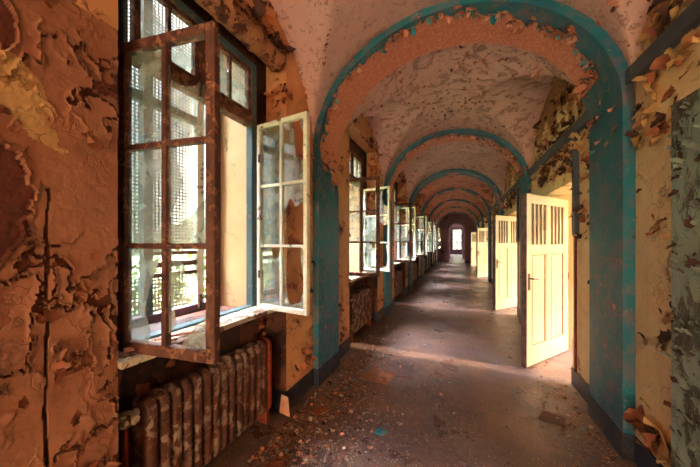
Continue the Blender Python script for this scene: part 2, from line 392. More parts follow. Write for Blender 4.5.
# right wall -------------------------------------------------------
def rpeel(y, z):
    return max(0., min(1., (z-2.35)*.9))*.9+.1*fb((y*2, z*2, 4))
bmR = bmesh.new(); lay = bmR.verts.layers.float.new('peel')
def rgrid(y0, y1, z0, z1):
    ny = max(1, int((y1-y0)/.12)); nz = max(1, int((z1-z0)/.15)); g = []
    for i in range(ny+1):
        r = []
        for j in range(nz+1):
            y = y0+(y1-y0)*i/ny; z = z0+(z1-z0)*j/nz
            v = bmR.verts.new((XR, y, z)); v[lay] = rpeel(y, z); r.append(v)
        g.append(r)
    for i in range(ny):
        for j in range(nz): bmR.faces.new((g[i][j], g[i][j+1], g[i+1][j+1], g[i+1][j]))
for k in range(NB):
    d0, d1 = dopen(k); y0, y1 = YA[k], YA[k+1]
    DH = 2.14
    rgrid(y0, d0, 0, ZS); rgrid(d1, y1, 0, ZS); rgrid(d0, d1, DH, ZS)
    box(bmR, XR+.004, RO, y0, d0, 0, 3.9); box(bmR, XR+.004, RO, d1, y1, 0, 3.9); box(bmR, XR+.004, RO, d0, d1, DH, 3.9)
    wall_quad_strip(bmR, XR, k, rpeel, False)
    for yy in (d0, d1):
        bmR.faces.new([bmR.verts.new(p) for p in ((XR, yy, 0), (XR+.005, yy, 0), (XR+.005, yy, DH), (XR, yy, DH))])
    bmR.faces.new([bmR.verts.new(p) for p in ((XR, d0, DH), (XR, d1, DH), (XR+.005, d1, DH), (XR+.005, d0, DH))])
box(bmR, XR, RO, YA[0]-1.0, YA[0], 0, 3.9)
W_R = struct(obj('wall_right', bmR, m_right), 'cream plaster wall, badly peeled above door height')

# back wall behind the camera and the dim hall at the far end
bm = bmesh.new(); box(bm, XL-.3, XR+.3, YA[0]-1.2, YA[0]-1.0, 0, 3.9)
struct(obj('wall_back', bm, m_right))
bm = bmesh.new()
ye = YA[-1]
def arched_wall(bm, y0, y1, xa, xb, zsp, rise, xo0, xo1, zt):
    n = 16
    box(bm, xo0, xa, y0, y1, 0, zt); box(bm, xb, xo1, y0, y1, 0, zt)
    cx = (xa+xb)/2; a = (xb-xa)/2; prev = None
    for i in range(n+1):
        t = PI*i/n; x = cx-a*math.cos(t); z = zsp+rise*math.sin(t)
        cur = [bm.verts.new(p) for p in ((x, y0, z), (x, y0, zt), (x, y1, zt), (x, y1, z))]
        if prev:
            for j in range(4): bm.faces.new((prev[j], prev[(j+1) % 4], cur[(j+1) % 4], cur[j]))
        prev = cur
arched_wall(bm, ye+.5, ye+.75, -.60, .42, 2.25, .5, LO, RO+1.6, 3.9)
arched_wall(bm, 25, 25.3, -.66, .34, 2.3, .4, LO, RO+1.6, 3.9)
box(bm, LO, RO+1.6, 33, 33.3, 0, .55); box(bm, LO, -.62, 33, 33.3, .55, 3.9); box(bm, .38, RO+1.6, 33, 33.3, .55, 3.9); box(bm, -.62, .38, 33, 33.3, 2.9, 3.9)
box(bm, LO, XL, ye, 33.3, 0, 3.9)
# right side of the end hall has openings that let the added fill lamps shine in
box(bm, XR, RO, ye, ye+.9, 0, 3.9); box(bm, XR, RO, 21.8, 23.2, 0, 3.9); box(bm, XR, RO, 24.2, 28, 0, 3.9); box(bm, XR, RO, 29.5, 33.3, 0, 3.9)
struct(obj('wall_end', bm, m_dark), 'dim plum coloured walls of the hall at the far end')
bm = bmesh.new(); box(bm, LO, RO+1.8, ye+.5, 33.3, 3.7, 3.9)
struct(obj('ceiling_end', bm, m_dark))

# vaults -----------------------------------------------------------
bm = bmesh.new(); lay = bm.verts.layers.float.new('peel')
for k in range(NB):
    y0, y1 = bay(k); nx = 72; ny = 72; g = []
    far = 1 if k >= 4 else 0
    for i in range(nx+1):
        x = XC-A*math.cos(PI*i/nx); r = []
        for j in range(ny+1):
            y = (y0+y1)/2-(y1-y0)/2*math.cos(PI*j/ny)
            z1_, z2_ = zl(x), zc(k, y)
            z = max(z1_, z2_)+.008*fb((x*3, y*3, 1))
            v = bm.verts.new((x, y, z))
            groin = math.exp(-abs(z1_-z2_)/.03)
            edge = math.exp(-abs(y-y0)/.12)+math.exp(-abs(y-y1)/.05)
            v[lay] = .22*groin*(.5+fb((x*5, y*5, 2)))+.30*edge*max(0, .3+fb((x*3, y*3, 12)))+(.08 if k == 2 else (-.12 if k == 1 else 0))
            r.append(v)
        g.append(r)
    for i in range(nx):
        for j in range(ny):
            f = bm.faces.new((g[i][j], g[i][j+1], g[i+1][j+1], g[i+1][j])); f.material_index = far; f.smooth = True
W_V = struct(obj('ceiling', bm, [m_vault, m_vaultfar]), 'groin vaults with flaking pink-brown paint')
bm = bmesh.new(); box(bm, LO, RO, YA[0]-1.2, ye+.5, 3.75, 3.9)
struct(obj('ceiling_slab', bm, m_dark))

# arches -----------------------------------------------------------
def arch(k, peelf):
    y0 = YA[k]; bm = bmesh.new(); lay = bm.verts.layers.float.new('peel')
    path = []; NL = 26; NA = 150
    for i in range(NL): path.append((XL+T, ZS*i/NL, XL, ZS*i/NL, -1, 0))
    for i in range(NA+1):
        t = PI*i/NA
        path.append((XC-(A-T)*math.cos(t), ZS+(B-T)*math.sin(t), XC-A*math.cos(t), ZS+B*math.sin(t), i/NA, 1))
    for i in range(NL-1, -1, -1): path.append((XR-T, ZS*i/NL, XR, ZS*i/NL, 2, 0))
    ND = 40; g = []
    for (xi, zi, xo, zo, t, arc) in path:
        col = [bm.verts.new((xo, y0, zo))]
        col[0][lay] = 0
        for j in range(ND+1):
            y = y0+DEP*j/ND; pv = peelf(t, zi, j/ND) if arc or peelf.__name__ == 'legs' else peelf(t, zi, j/ND)
            nx_, nz_ = (xo-xi), (zo-zi); l = math.hypot(nx_, nz_) or 1
            off = .008 if pv > .5 else .002*fb((xi*4, y*4, zi*4))
            v = bm.verts.new((xi+nx_/l*off, y, zi+nz_/l*off)); v[lay] = 1.0 if pv > .5 else 0.0; col.append(v)
        v = bm.verts.new((xo, y0+DEP, zo)); v[lay] = 0; col.append(v)
        g.append(col)
    for a, b in zip(g, g[1:]):
        for j in range(len(a)-1):
            bm.faces.new((a[j], b[j], b[j+1], a[j+1]))
    return struct(obj('trim_%d' % (k+1), bm, m_band), 'teal pilasters and arch over the corridor')
def pk(k):
    def f(t, z, d):
        n = fb((t*9, d*2.2+k*7, 1.3), 1, 5); n2 = fb((t*26, d*5+k*3, 8), 1, 4)
        if k == 2:
            if t < -.5 or t > 1.5:
                lo = 2.42+.10*n2+ (0 if t < 0 else .07)
                # the peel runs down a little on both legs
                return 1 if (t < 0 and z > 2.28+.15*n2+(.5-d)*.25 and d > .12+.1*n2) else 0
            front = .15+.13*n+.16*n2+.05*fb((t*60, d*9, 2), 1, 3)
            if .38 < t < .58: front -= .06
            if t > .58: front += (.17+.2*n2)*min(1, (t-.58)/.1)
            if t > .90: return 0
            return 1 if d > front else 0
        if t < -.5 or t > 1.5: return 1 if (n > .55 and z > 2.0) else 0
        if k == 3: return 1 if (d > .22+.25*n+.12*n2 and t < .93) else 0
        if k == 4: return 1 if (n2+n > .5 and t > .45) else 0
        return 1 if (n+.6*n2+d*.5 > .35) else 0
    return f
ARCH = {k: arch(k, pk(k)) for k in range(0, NB)}
# far end arch ring
arch(NB, pk(5))

# base boards -------------------------------------------------------
bmA = bmesh.new(); bmB = bmesh.new(); SH = .175
for k in range(NB):
    n0, n1 = niche(k); d0, d1 = dopen(k); y0 = YA[k]; y1 = YA[k+1]
    box(bmA, XL-.002, XL+T+.008, y0-.008, y0+DEP+.008, 0, SH); box(bmB, XR-T-.008, XR+.002, y0-.008, y0+DEP+.008, 0, SH)
    box(bmA, XL-.02, XL+.012, y0+DEP+.009, n0, 0, SH); box(bmA, XL-.23, XL+.012, n1-.012, y1-.009, 0, SH)
    box(bmB, XR-.012, XR+.02, y0+DEP+.009, d0 if k != 1 else d0-.1, 0, SH); box(bmB, XR-.012, XR+.02, d1 if k != 1 else d1+.27, y1-.009, 0, SH)
struct(obj('baseboard_left', bmA, m_sockle), 'blue-black painted base band of the left wall')
struct(obj('baseboard_right', bmB, m_sockle), 'blue-black painted base band of the right wall')

# cream reveals between inner and outer window -----------------------
bm = bmesh.new()
for k in range(NB):
    c = wcen(k); w0, w1 = c-.48, c+.48
    for (a, b) in ((w0-.001, w0+.006), (w1-.006, w1+.001)): box(bm, -2.0, -1.702, a, b, .93, 3.5); box(bm, -1.701, -1.645, a, b, .93, 2.98)
    box(bm, -2.0, -1.702, w0, w1, 3.494, 3.501)
struct(obj('trim_20', bm, m_reveal), 'cream plaster of the window reveals')

# side rooms on the right: floor is shared, walls with windows for the low sun
bm = bmesh.new(); RX = 3.2
for k in range(NB):
    y0 = YA[k]; a, b = y0+.95, y0+2.35
    box(bm, RX, RX+.25, y0, a, 0, 3.4); box(bm, RX, RX+.25, b, YA[k+1], 0, 3.4); box(bm, RX, RX+.25, a, b, 0, .7); box(bm, RX, RX+.25, a, b, 3.2, 3.4)
    box(bm, RO, RX, y0-.06, y0+.06, 0, 3.4)
box(bm, RO, RX+.25, ye-.06, ye+.06, 0, 3.4); box(bm, RO, RX+.25, YA[0]-.1, YA[0], 0, 3.4)
box(bm, RO, RX+.25, YA[0]-.1, ye+.06, 3.4, 3.5)
struct(obj('wall_side_rooms', bm, m_room), 'cream walls of the rooms behind the doors')

# ground and hedge outside -------------------------------------------
bm = bmesh.new(); box(bm, -40, LO-.002, -30, 60, -.7, -.5); box(bm, 4.61, 40, -30, 60, -.7, -.5); box(bm, LO, 4.6, 34.01, 60, -.7, -.5)
struct(obj('ground', bm, m_grass))
bm = bmesh.new(); r2 = random.Random(3)
for i in range(13000):
    if i < 8600: p = Vector((-6.5+r2.gauss(0, .5), r2.uniform(-4, 26), -.5+abs(r2.gauss(0, 1))*1.1))
    else: p = Vector((r2.uniform(-3, 3), 37+r2.gauss(0, .5), r2.uniform(-.5, 3.4)))
    s = r2.uniform(.05, .13); u = Vector((r2.gauss(0, 1), r2.gauss(0, 1), r2.gauss(0, 1))).normalized(); v = u.orthogonal().normalized()
    bm.faces.new([bm.verts.new(q) for q in (p-u*s, p-v*s*.5, p+u*s, p+v*s*.5)])
tag(obj('hedge', bm, m_leaf), 'green leafy bushes outside beyond the left windows', 'hedge', kind='stuff')

# ------------------------------------------------------------------ windows
# perforated screen mesh, shared
def screen_bm(y0, y1, z0, z1, pitch=.0222, r=.0066):
    bm = bmesh.new(); nyy = int((y1-y0)/pitch); nzz = int((z1-z0)/pitch); py = (y1-y0)/nyy; pz = (z1-z0)/nzz
    V = {}
    def gv(i, j):
        if (i, j) not in V: V[(i, j)] = bm.verts.new((0, y0+i*py/2, z0+j*pz/2))
        return V[(i, j)]
    for i in range(nyy):
        for j in range(nzz):
            cy = y0+(i+.5)*py; cz = z0+(j+.5)*pz
            ring = [gv(2*i, 2*j), gv(2*i+1, 2*j), gv(2*i+2, 2*j), gv(2*i+2, 2*j+1), gv(2*i+2, 2*j+2), gv(2*i+1, 2*j+2), gv(2*i, 2*j+2), gv(2*i, 2*j+1)]
            inn = []
            for q in range(8):
                t = -3*PI/4+q*PI/4; inn.append(bm.verts.new((0, cy+r*math.cos(t), cz+r*math.sin(t))))
            for q in range(8): bm.faces.new((ring[q], ring[(q+1) % 8], inn[(q+1) % 8], inn[q]))
    return bm
def poly_pane(pts, W, H, th=.003):
    """pane from points in 0..1, lying in the local XZ plane"""
    bm = bmesh.new()
    vs = [bm.verts.new((u*W, 0, v*H)) for u, v in pts]; f = bm.faces.new(vs)
    r = bmesh.ops.extrude_face_region(bm, geom=[f]); 
    for v in [q for q in r['geom'] if isinstance(q, bmesh.types.BMVert)]: v.co.y += th
    bmesh.ops.triangulate(bm, faces=bm.faces[:])
    return bm
FULL = [(0, 0), (1, 0), (1, 1), (0, 1)]
def sash(parent, W, H, mat, panes, rail=.05, mun=.024, th=.038, rows=3, cols=2, name='sash'):
    """sash in local XZ (hinge at x=0), panes: dict (col,row from top) -> list of polygons"""
    bm = bmesh.new()
    box(bm, 0, rail, -th/2, th/2, 0, H); box(bm, W-rail, W, -th/2, th/2, 0, H)
    box(bm, rail, W-rail, -th/2, th/2, 0, rail*1.1); box(bm, rail, W-rail, -th/2, th/2, H-rail, H)
    bevel(bm, .004, 1)
    s = obj(name, bm, mat, parent)
    iw = (W-2*rail-mun*(cols-1))/cols; ih = (H-2.1*rail-mun*(rows-1))/rows
    bm = bmesh.new()
    for c in range(1, cols): x = rail+c*iw+(c-1)*mun; box(bm, x, x+mun, -th/2*.8, th/2*.8, rail, H-rail)
    for r in range(1, rows): z = H-rail-r*ih-(r-1)*mun; box(bm, rail, W-rail, -th/2*.72, th/2*.72, z-mun, z)
    obj('muntin', bm, mat, s)
    for (c, r), pl in panes.items():
        x = rail+c*(iw+mun); z = H-rail-(r+1)*ih-r*mun
        for pts in pl:
            o = obj('pane', poly_pane(pts, iw, ih), m_glass, s); o.location = (x, 0, z)
    return s
BR1 = [(0, 1), (0, .0), (.10, .05), (.22, .45), (.42, .62), (.30, .78), (.38, 1)]
def window(k, special):
    c = wcen(k); root = empty('window_%d' % k, (-1.6, c, 0)); struct(root)
    inner = m_rustwood
    # fixed inner frame
    bm = bmesh.new()
    for y, y_ in ((-.48, -.455), (.425, .48)): box(bm, -.035, .03, y, y_, .93, 2.98)
    box(bm, -.035, .03, -.425, .425, .93, .975); box(bm, -.035, .03, -.425, .425, 2.93, 2.98)
    bevel(bm, .004, 1); obj('window_frame', bm, m_tealwood if special else m_rustwood, root)
    bm = bmesh.new(); box(bm, -.04, .045, -.425, .425, 2.45, 2.54); bevel(bm, .012, 2); obj('transom', bm, m_rustwood, root)
    bm = bmesh.new(); box(bm, -.03, .03, -.045, .01, 2.541, 2.929); obj('mullion', bm, m_rustwood, root)
    for a, b in ((-.424, -.046), (.011, .424)):
        bm = bmesh.new(); 
        box(bm, -.02, .02, a, a+.03, 2.545, 2.925); box(bm, -.02, .02, b-.03, b, 2.545, 2.925); box(bm, -.02, .02, a+.03, b-.03, 2.545, 2.575); box(bm, -.02, .02, a+.03, b-.03, 2.895, 2.925)
        m_ = (a+b)/2; box(bm, -.014, .014, m_-.011, m_+.011, 2.575, 2.895)
        tl = obj('transom_light', bm, m_rustwood, root)
        o = obj('pane', poly_pane([(0, 0), (1, 0), (1, .55), (.7, .8), (.5, .5), (.2, .9), (0, 1)] if a < 0 else [(0, 0), (1, 0), (1, 1), (.55, 1), (.45, .6), (.3, 1), (0, 1)], b-a-.06, .32), m_glass, tl)
        o.rotation_euler = (0, 0, PI/2); o.location = (0, a+.03, 2.575)
    # sill board
    bm = bmesh.new(); n0, n1 = niche(k)
    box(bm, -.029, .215, n0-c+.004, n1-c-.004, .931, .962)
    bmesh.ops.subdivide_edges(bm, edges=bm.edges[:], cuts=5, use_grid_fill=True)
    for v in bm.verts: v.co.z += .004*fb(v.co*6+Vector((0, k, 0))); v.co.x += .01*fb(v.co*5) if v.co.x > .2 else 0
    obj('sill_board', bm, m_sill, root)
    # outer window
    bm = bmesh.new()
    for y0_, y1_ in ((-.472, -.445), (.40, .472)): box(bm, -.44, -.37, y0_, y1_, .93, 3.49)
    box(bm, -.44, -.37, -.445, .40, .93, .99); box(bm, -.44, -.37, -.445, .40, 3.42, 3.49)
    bevel(bm, .004, 1); obj('outer_frame', bm, plainpurple, root)
    bm = bmesh.new(); box(bm, -.43, -.38, -.15, -.09, .99, 3.42); obj('outer_mullion', bm, m_tealwood, root)
    bm = bmesh.new(); box(bm, -.43, -.38, .25, .31, .99, 3.42); obj('outer_stile', bm, m_whitewood, root)
    bm = bmesh.new(); box(bm, -.425, -.385, -.088, .248, 2.46, 2.52); box(bm, -.425, -.385, -.444, -.152, 2.46, 2.52); obj('outer_rail', bm, m_tealwood, root)
    bm = bmesh.new(); box(bm, -.425, -.385, -.088, .248, 1.31, 1.35); box(bm, -.425, -.385, -.088, .248, 1.40, 1.425); box(bm, -.425, -.385, -.088, .248, 1.24, 1.27); obj('outer_rail', bm, m_rustwood, root)
    for nm, (me, z) in (scr.items() if k == 1 else ()):
        o = bpy.data.objects.new('perforated_screen', me); C.objects.link(o); o.parent = root; o.location = (-.475, 0, 0)
    # sashes
    if special: h1, a1, h2, a2 = (.033, -.490), 7.8, (.07, .452), -6
    else: h1, a1, h2, a2 = (.035, -.42), rnd.choice((0, 3, -3)), (.06, .435), rnd.uniform(-24, -10)
    P1 = {(0, 0): [FULL], (1, 0): [[(0, 0), (1, 0), (1, .52), (.1, .55), (0, .8)]], (0, 1): [FULL],
          (1, 1): [[(0, 1), (0, .25), (.38, .62), (.22, .85), (.2, 1)], [(0, 0), (1, 0), (1, .48), (.55, .26), (.1, .18), (0, .2)]],
          (0, 2): [[(0, 0), (.55, 0), (.62, .12), (.45, .35), (.6, .6), (.72, .72), (.95, 1), (0, 1)]],
          (1, 2): [[(0, 1), (.42, .82), (.3, .55), (.12, .4), (.2, .22), (0, .1)], [(.3, 0), (1, 0), (1, .45), (.9, .3), (.7, .22)]]}
    P2 = {(0, 0): [FULL], (1, 0): [[(0, 0), (1, 0), (1, .3), (.6, .4), (.5, 1), (0, 1)], [(.75, 1), (1, 1), (1, .7)]], (0, 1): [FULL],
          (1, 1): [[(0, 1), (1, 1), (1, .72), (.6, .62), (.35, .8), (.15, .6), (0, .5)]],
          (0, 2): [[(0, 0), (1, 0), (1, .9), (.7, .75), (.5, 1), (0, 1)]],
          (1, 2): [[(0, 0), (1, 0), (1, .35), (.8, .1), (.3, .06), (.12, .3), (.05, 1), (0, 1)], [(1, 1), (1, .45), (.86, .7), (.8, 1)]]}
    if not special:
        P1 = {q: v for q, v in P1.items() if q not in ((1, 0), (0, 2))}; P2 = {q: v for q, v in P2.items() if q != (0, 0)}
    hz = .955 if special else 1.0; HH = 1.50 if special else 1.42
    e1 = sash(root, .575 if special else .545, HH+(.025 if special else 0), m_rustwood, P1, rail=.05, mun=.026); e1.location = (h1[0], h1[1], hz); e1.rotation_euler = (0, 0, math.radians(a1))
    e2 = sash(root, .515, HH, m_whitewood, P2, rail=.036, mun=.02); e2.location = (h2[0], h2[1], hz); e2.rotation_euler = (0, 0, math.radians(a2))
    # hardware
    for e, xx in ((e1, .50), (e2, .03)):
        bm = bmesh.new()
        for zz in (.28, 1.22):
            cyl(bm, (xx, -.021, zz-.03), (xx, -.021, zz+.03), .009, n=8); cyl(bm, (xx, -.021, zz), (xx+.035, -.045, zz+.02), .006, n=8)
        obj('hinge', bm, m_metal, e)
    return root
plainpurple = plain('faded_purple_grey_paint', lin((118, 92, 104)), .6, lin((90, 74, 90)), 6)
screens = {}
sa = obj('perforated_screen', screen_bm(-.47, .27, 1.42, 3.48, .0262, .0086), m_screen); sb = obj('perforated_screen', screen_bm(-.47, .27, .8, 1.24, .0262, .0086), m_screen)
scr = {'a': (sa.data, 0), 'b': (sb.data, 0)}
bpy.data.objects.remove(sa); bpy.data.objects.remove(sb)
for k in range(NB): window(k, k == 1)

# end window glazing
root = empty('window_12', (-.12, 33.15, 0)); struct(root, 'bright window closing the far end of the corridor')
bm = bmesh.new()
for x in (-.5, .45): box(bm, x, x+.05, -.04, .04, .55, 2.9)
for z in (.55, 2.2, 2.85): box(bm, -.45, .45, -.04, .04, z, z+.05)
box(bm, -.025, .025, -.03, .03, .6, 2.85); box(bm, -.45, .45, -.03, .03, 1.35, 1.39)
obj('window_frame', bm, m_dark, root)

# ------------------------------------------------------------------ doors
def door(k, angle):
    d0, d1 = dopen(k); root = empty('door_%d' % k, (1.375, d1-.03, 0)); struct(root)
    W = 1.04; H = 2.07; th = .045
    leaf = bmesh.new()
    # local: hinge at origin, leaf extends along -Y when closed; build along +X then rotate
    st = .105; zb = .22; zm0 = 1.36; zm1 = 1.46; zt = 1.96; cm = .09
    def b(x0, x1, z0, z1, t=th, bmx=leaf): box(bmx, x0, x1, -t/2, t/2, z0, z1)
    b(0, st, .01, H); b(W-st, W, .01, H); b(st, W-st, .01, zb); b(st, W-st, zm0, zm1); b(st, W-st, zt, H)
    b(W/2-cm/2, W/2+cm/2, zb, zm0); b(W/2-cm/2, W/2+cm/2, zm1, zt)
    bevel(leaf, .004, 1)
    L_ = obj('door_leaf', leaf, [m_door], root)
    for (xa, xb) in ((st, W/2-cm/2), (W/2+cm/2, W-st)):
        pb = bmesh.new(); b(xa+.0005, xb-.0005, zb+.0005, zm0-.0005, .016, pb)
        vs = box(pb, xa+.05, xb-.05, -.013, .013, zb+.06, zm0-.06)
        # moulding frame
        for (p, q, r, s_) in ((xa, xa+.022, zb, zm0), (xb-.022, xb, zb, zm0), (xa, xb, zb, zb+.022), (xa, xb, zm0-.022, zm0)):
            box(pb, p+.001, q-.001, -.018, .018, r+.001, s_-.001)
        obj('panel', pb, m_door, L_)
        mb = bmesh.new(); u0, u1, v0, v1 = xa+.0225, xb-.0225, zb+.0225, zm0-.0225; w_ = .008
        for (p, q, r, s_) in ((u0, u0+w_, v0, v1), (u1-w_, u1, v0, v1), (u0+w_, u1-w_, v0, v0+w_), (u0+w_, u1-w_, v1-w_, v1)):
            box(mb, p, q, -.0165, .0165, r, s_)
        obj('moulding', mb, m_mould, L_)
        gb = bmesh.new(); n = 4; ww = (xb-xa)
        for i in range(n+1):
            xx = xa+ww*i/n; box(gb, max(xa+.001, xx-.013), min(xb-.001, xx+.013), -.018, .018, zm1+.001, zt-.001)
        obj('grille', gb, m_door, L_)
        rb = bmesh.new(); box(rb, xa+.001, xb-.001, -.003, .003, zm1+.001, zt-.001)
        obj('grille_backing', rb, m_slot, L_)
    # dark edge strip at the free side
    eb = bmesh.new(); box(eb, W, W+.012, -th/2-.006, th/2+.006, .01, H); obj('edge_strip', eb, m_doordark, L_)
    # lock and lever handles
    hb = bmesh.new(); 
    for sy in (-1, 1):
        y_ = sy*th/2
        box(hb, W-.075, W-.035, min(y_, y_+sy*.006), max(y_, y_+sy*.006), .92, 1.12)
        cyl(hb, (W-.055, y_, 1.06), (W-.055, y_+sy*.05, 1.06), .009, n=8); cyl(hb, (W-.05, y_+sy*.05, 1.06), (W-.16, y_+sy*.05, 1.05), .009, .007, n=8)
        cyl(hb, (W-.055, y_+sy*.005, .97), (W-.055, y_+sy*.012, .97), .01, n=8)
    obj('handle', hb, m_metal, L_)
    L_.rotation_euler = (0, 0, math.radians(angle))
    return root
for k in range(1, NB):
    # closed leaf direction is -Y (angle -90); opened into the corridor turns it towards -X
    door(k, -90 if k in (1, 4, 6) else -90-38.5)
# casings in the openings
bm = bmesh.new()
for k in range(NB):
    d0, d1 = dopen(k)
    if k == 1: continue
    box(bm, RO-.03, RO+.03, d1+.002-.0, d1+.07, 0, 2.2); box(bm, RO+.001, RO+.03, d0-.07, d0, 0, 2.2); box(bm, RO+.001, RO+.03, d0-.07, d1+.07, 2.14, 2.22)
struct(obj('trim_21', bm, m_door), 'cream casings on the room side of the door openings')
# grey-green casing of the nearest right doorway
d0, d1 = dopen(1)
bm = bmesh.new()
box(bm, XR-.045, XR+.012, d1+.0, 1.995, 0, 2.24); box(bm, XR-.03, XR+.012, d1-.03, d1, 0, 2.2)
box(bm, XR-.045, XR+.012, d0-.14, d0, 0, 2.24); box(bm, XR-.045, XR+.012, d0, d1, 2.12, 2.26)
bmesh.ops.subdivide_edges(bm, edges=bm.edges[:], cuts=3, use_grid_fill=True)
W_C = struct(obj('trim_22', bm, m_casing), 'grey-green door casing with lifting paint, right edge of the photo')

# ------------------------------------------------------------------ radiators
def radiator():
    root = empty('radiator'); n = 15; p = .064
    for i in range(n):
        bm = bmesh.new(); y = i*p
        # outline of one cast section in XZ, rounded top and bottom, with a slot
        def ringpts(x0, x1, z0, z1, r, ns=6):
            pts = []
            for cx, cz, a0 in ((x1-r, z1-r, 0), (x0+r, z1-r, 90), (x0+r, z0+r, 180), (x1-r, z0+r, 270)):
                for q in range(ns+1): t = math.radians(a0+90*q/ns); pts.append((cx+r*math.cos(t), cz+r*math.sin(t)))
            return pts
        out = ringpts(-.075, .075, .10, .70, .06)
        layers = []
        for yy, sc in ((-.030, -.018), (-.024, -.005), (-.010, 0), (.010, 0), (.024, -.005), (.030, -.018)):
            pts = ringpts(-.075-sc, .075+sc, .10-sc, .70+sc, .06+sc)
            layers.append([bm.verts.new((x, y+yy*.9, z)) for x, z in pts])
        m_ = len(layers[0])
        for a, b in zip(layers, layers[1:]):
            for q in range(m_): bm.faces.new((a[q], a[(q+1) % m_], b[(q+1) % m_], b[q]))
        bm.faces.new(layers[0][::-1]); bm.faces.new(layers[-1])
        for zz in (.16, .64): cyl(bm, (0, y-.033, zz), (0, y+.031, zz), .03, n=12)
        o = obj('section', bm, m_iron if i < n-1 else m_rust, root, smooth=True)
        if i == n-1: o['label'] = 'bare rust-red end section'
    for yy in (.0, (n-1)*p):
        bm = bmesh.new(); box(bm, -.05, .05, yy-.015, yy+.015, 0, .102); obj('foot', bm, m_rust, root)
    bm = bmesh.new(); cyl(bm, (0, -.03, .64), (0, -.10, .64), .02); cyl(bm, (0, -.085, .66), (0, -.085, .60), .028); cyl(bm, (0, -.085, .65), (.06, -.085, .65), .016)
    cyl(bm, (.06, -.085, .65), (.08, -.085, .65), .02, n=10)
    obj('valve', bm, m_sill, root)
    bm = bmesh.new(); cyl(bm, (0, -.085, .60), (0, -.085, .0), .013); obj('pipe', bm, m_rust, root)
    return root
rad = radiator()
labs = {0: 'long ribbed cast-iron radiator behind the viewpoint in the rear niche', 1: 'large rusty ribbed cast-iron radiator under the nearest window, flaking paint',
        2: 'ribbed radiator in the second window niche, just past the nearest teal pilaster', 3: 'ribbed radiator in the third window niche along the left wall',
        4: 'ribbed radiator in the fourth window niche, small in the distance', 5: 'ribbed radiator in the fifth window niche, far down the corridor'}
for k in range(1, 6):
    o = rad if k == 1 else copy_tree(rad)
    n0, n1 = niche(k)
    o.location = (-1.50, .86 if k == 1 else n0+.22, 0)
    tag(o, labs[k], 'radiator', 'radiators in the window niches')

# ------------------------------------------------------------------ trunking and conduits on the right wall
bm = bmesh.new(); box(bm, XR-.055, XR-.001, -3.9, ye-.02, 2.58, 2.68); bevel(bm, .004, 1)
tr = obj('cable_trunking', bm, m_duct); tag(tr, 'long straight grey-blue cable trunking running high along the right wall', 'trunking')
for k, (zz) in ((2, 1.56), (3, 1.5), (4, 1.5)):
    y = YA[k]+.93
    e = empty('conduit', (XR-.02, y, 0)); 
    bm = bmesh.new(); box(bm, -.02, .018, -.035, .035, zz, 2.579); obj('cover', bm, m_duct, e)
    bm = bmesh.new(); cyl(bm, (.0, .0, .18), (.0, .0, zz), .012); obj('pipe', bm, m_rust, e)
    tag(e, {2: 'grey vertical conduit beside the nearest open cream door, rust pipe below', 3: 'grey vertical conduit before the second open cream door', 4: 'grey vertical conduit before the third open cream door'}[k], 'conduit', 'conduits down the right wall')

# round timber above the first window
bm = bmesh.new(); n = 26; m_ = 44; g = []
for i in range(m_+1):
    r_ = []
    for j in range(n):
        t = 2*PI*j/n; y = .74+1.16*i/m_
        rr = .085+.012*fb((math.cos(t)*2, y*4, math.sin(t)*2))+(.01 if i % 11 == 0 else 0)
        r_.append(bm.verts.new((-1.47+rr*math.cos(t), y, 3.08+rr*math.sin(t))))
    g.append(r_)
for i in range(m_):
    for j in range(n): bm.faces.new((g[i][j], g[i+1][j], g[i+1][(j+1) % n], g[i][(j+1) % n]))
bm.faces.new(g[0]); bm.faces.new(g[-1][::-1])
tag(obj('round_beam', bm, m_bark, smooth=True), 'rough round brown beam lying above the nearest window', 'beam')

# ------------------------------------------------------------------ flakes
def flake(bm, p, n, up, s, lift, rg, mi=0, asp=1.0):
    """one curled flake: root on the wall, free edge lifted"""
    n = n.normalized(); up = (up-n*up.dot(n)).normalized(); sd = n.cross(up)
    m_ = 7; k = 3; rows = []
    ph = rg.uniform(0, 9)
    for i in range(k+1):
        t = i/k; row = []
        wv = s*asp*(.8+.2*math.sin(PI*min(1, .25+t*.75)))*(1+.5*noise.noise(Vector((ph, t*3, 5))))
        for j in range(-2, 3):
            u = j/2
            jit = 1+.6*noise.noise(Vector((ph, i*1.3, j*1.7)))
            a = p+up*(s*t*jit*(1-.25*u*u))+sd*(wv*.5*u*jit)+n*(lift*s*t*t*(1+.3*u)+.0015)
            row.append(bm.verts.new(a))
        rows.append(row)
    for a, b in zip(rows, rows[1:]):
        for j in range(4):
            f = bm.faces.new((a[j], a[j+1], b[j+1], b[j])); f.material_index = mi; f.smooth = True
def field(bm, n, surf, smin, smax, rg, mats, clump=2.2, thr=.05, lift=(.2, .9), seed=0, uprand=1.0):
    c = 0; tries = 0
    while c < n and tries < n*30:
        tries += 1
        p, nn, up, dens = surf(rg)
        v = fb((p+Vector((seed, 0, 0)))*clump, 1, 3)+dens
        if v < thr: continue
        u = up*1.0+nn.cross(up)*rg.gauss(0, uprand)
        if rg.random() < .25: u = -u
        flake(bm, p, nn, u, rg.uniform(smin, smax)*(1+.8*min(1, max(0, v-thr))), rg.uniform(*lift), rg, rg.choice(mats), rg.uniform(.6, 1.5)); c += 1
rg = random.Random(11)
Z = Vector((0, 0, 1)); XP = Vector((1, 0, 0)); XN = Vector((-1, 0, 0))
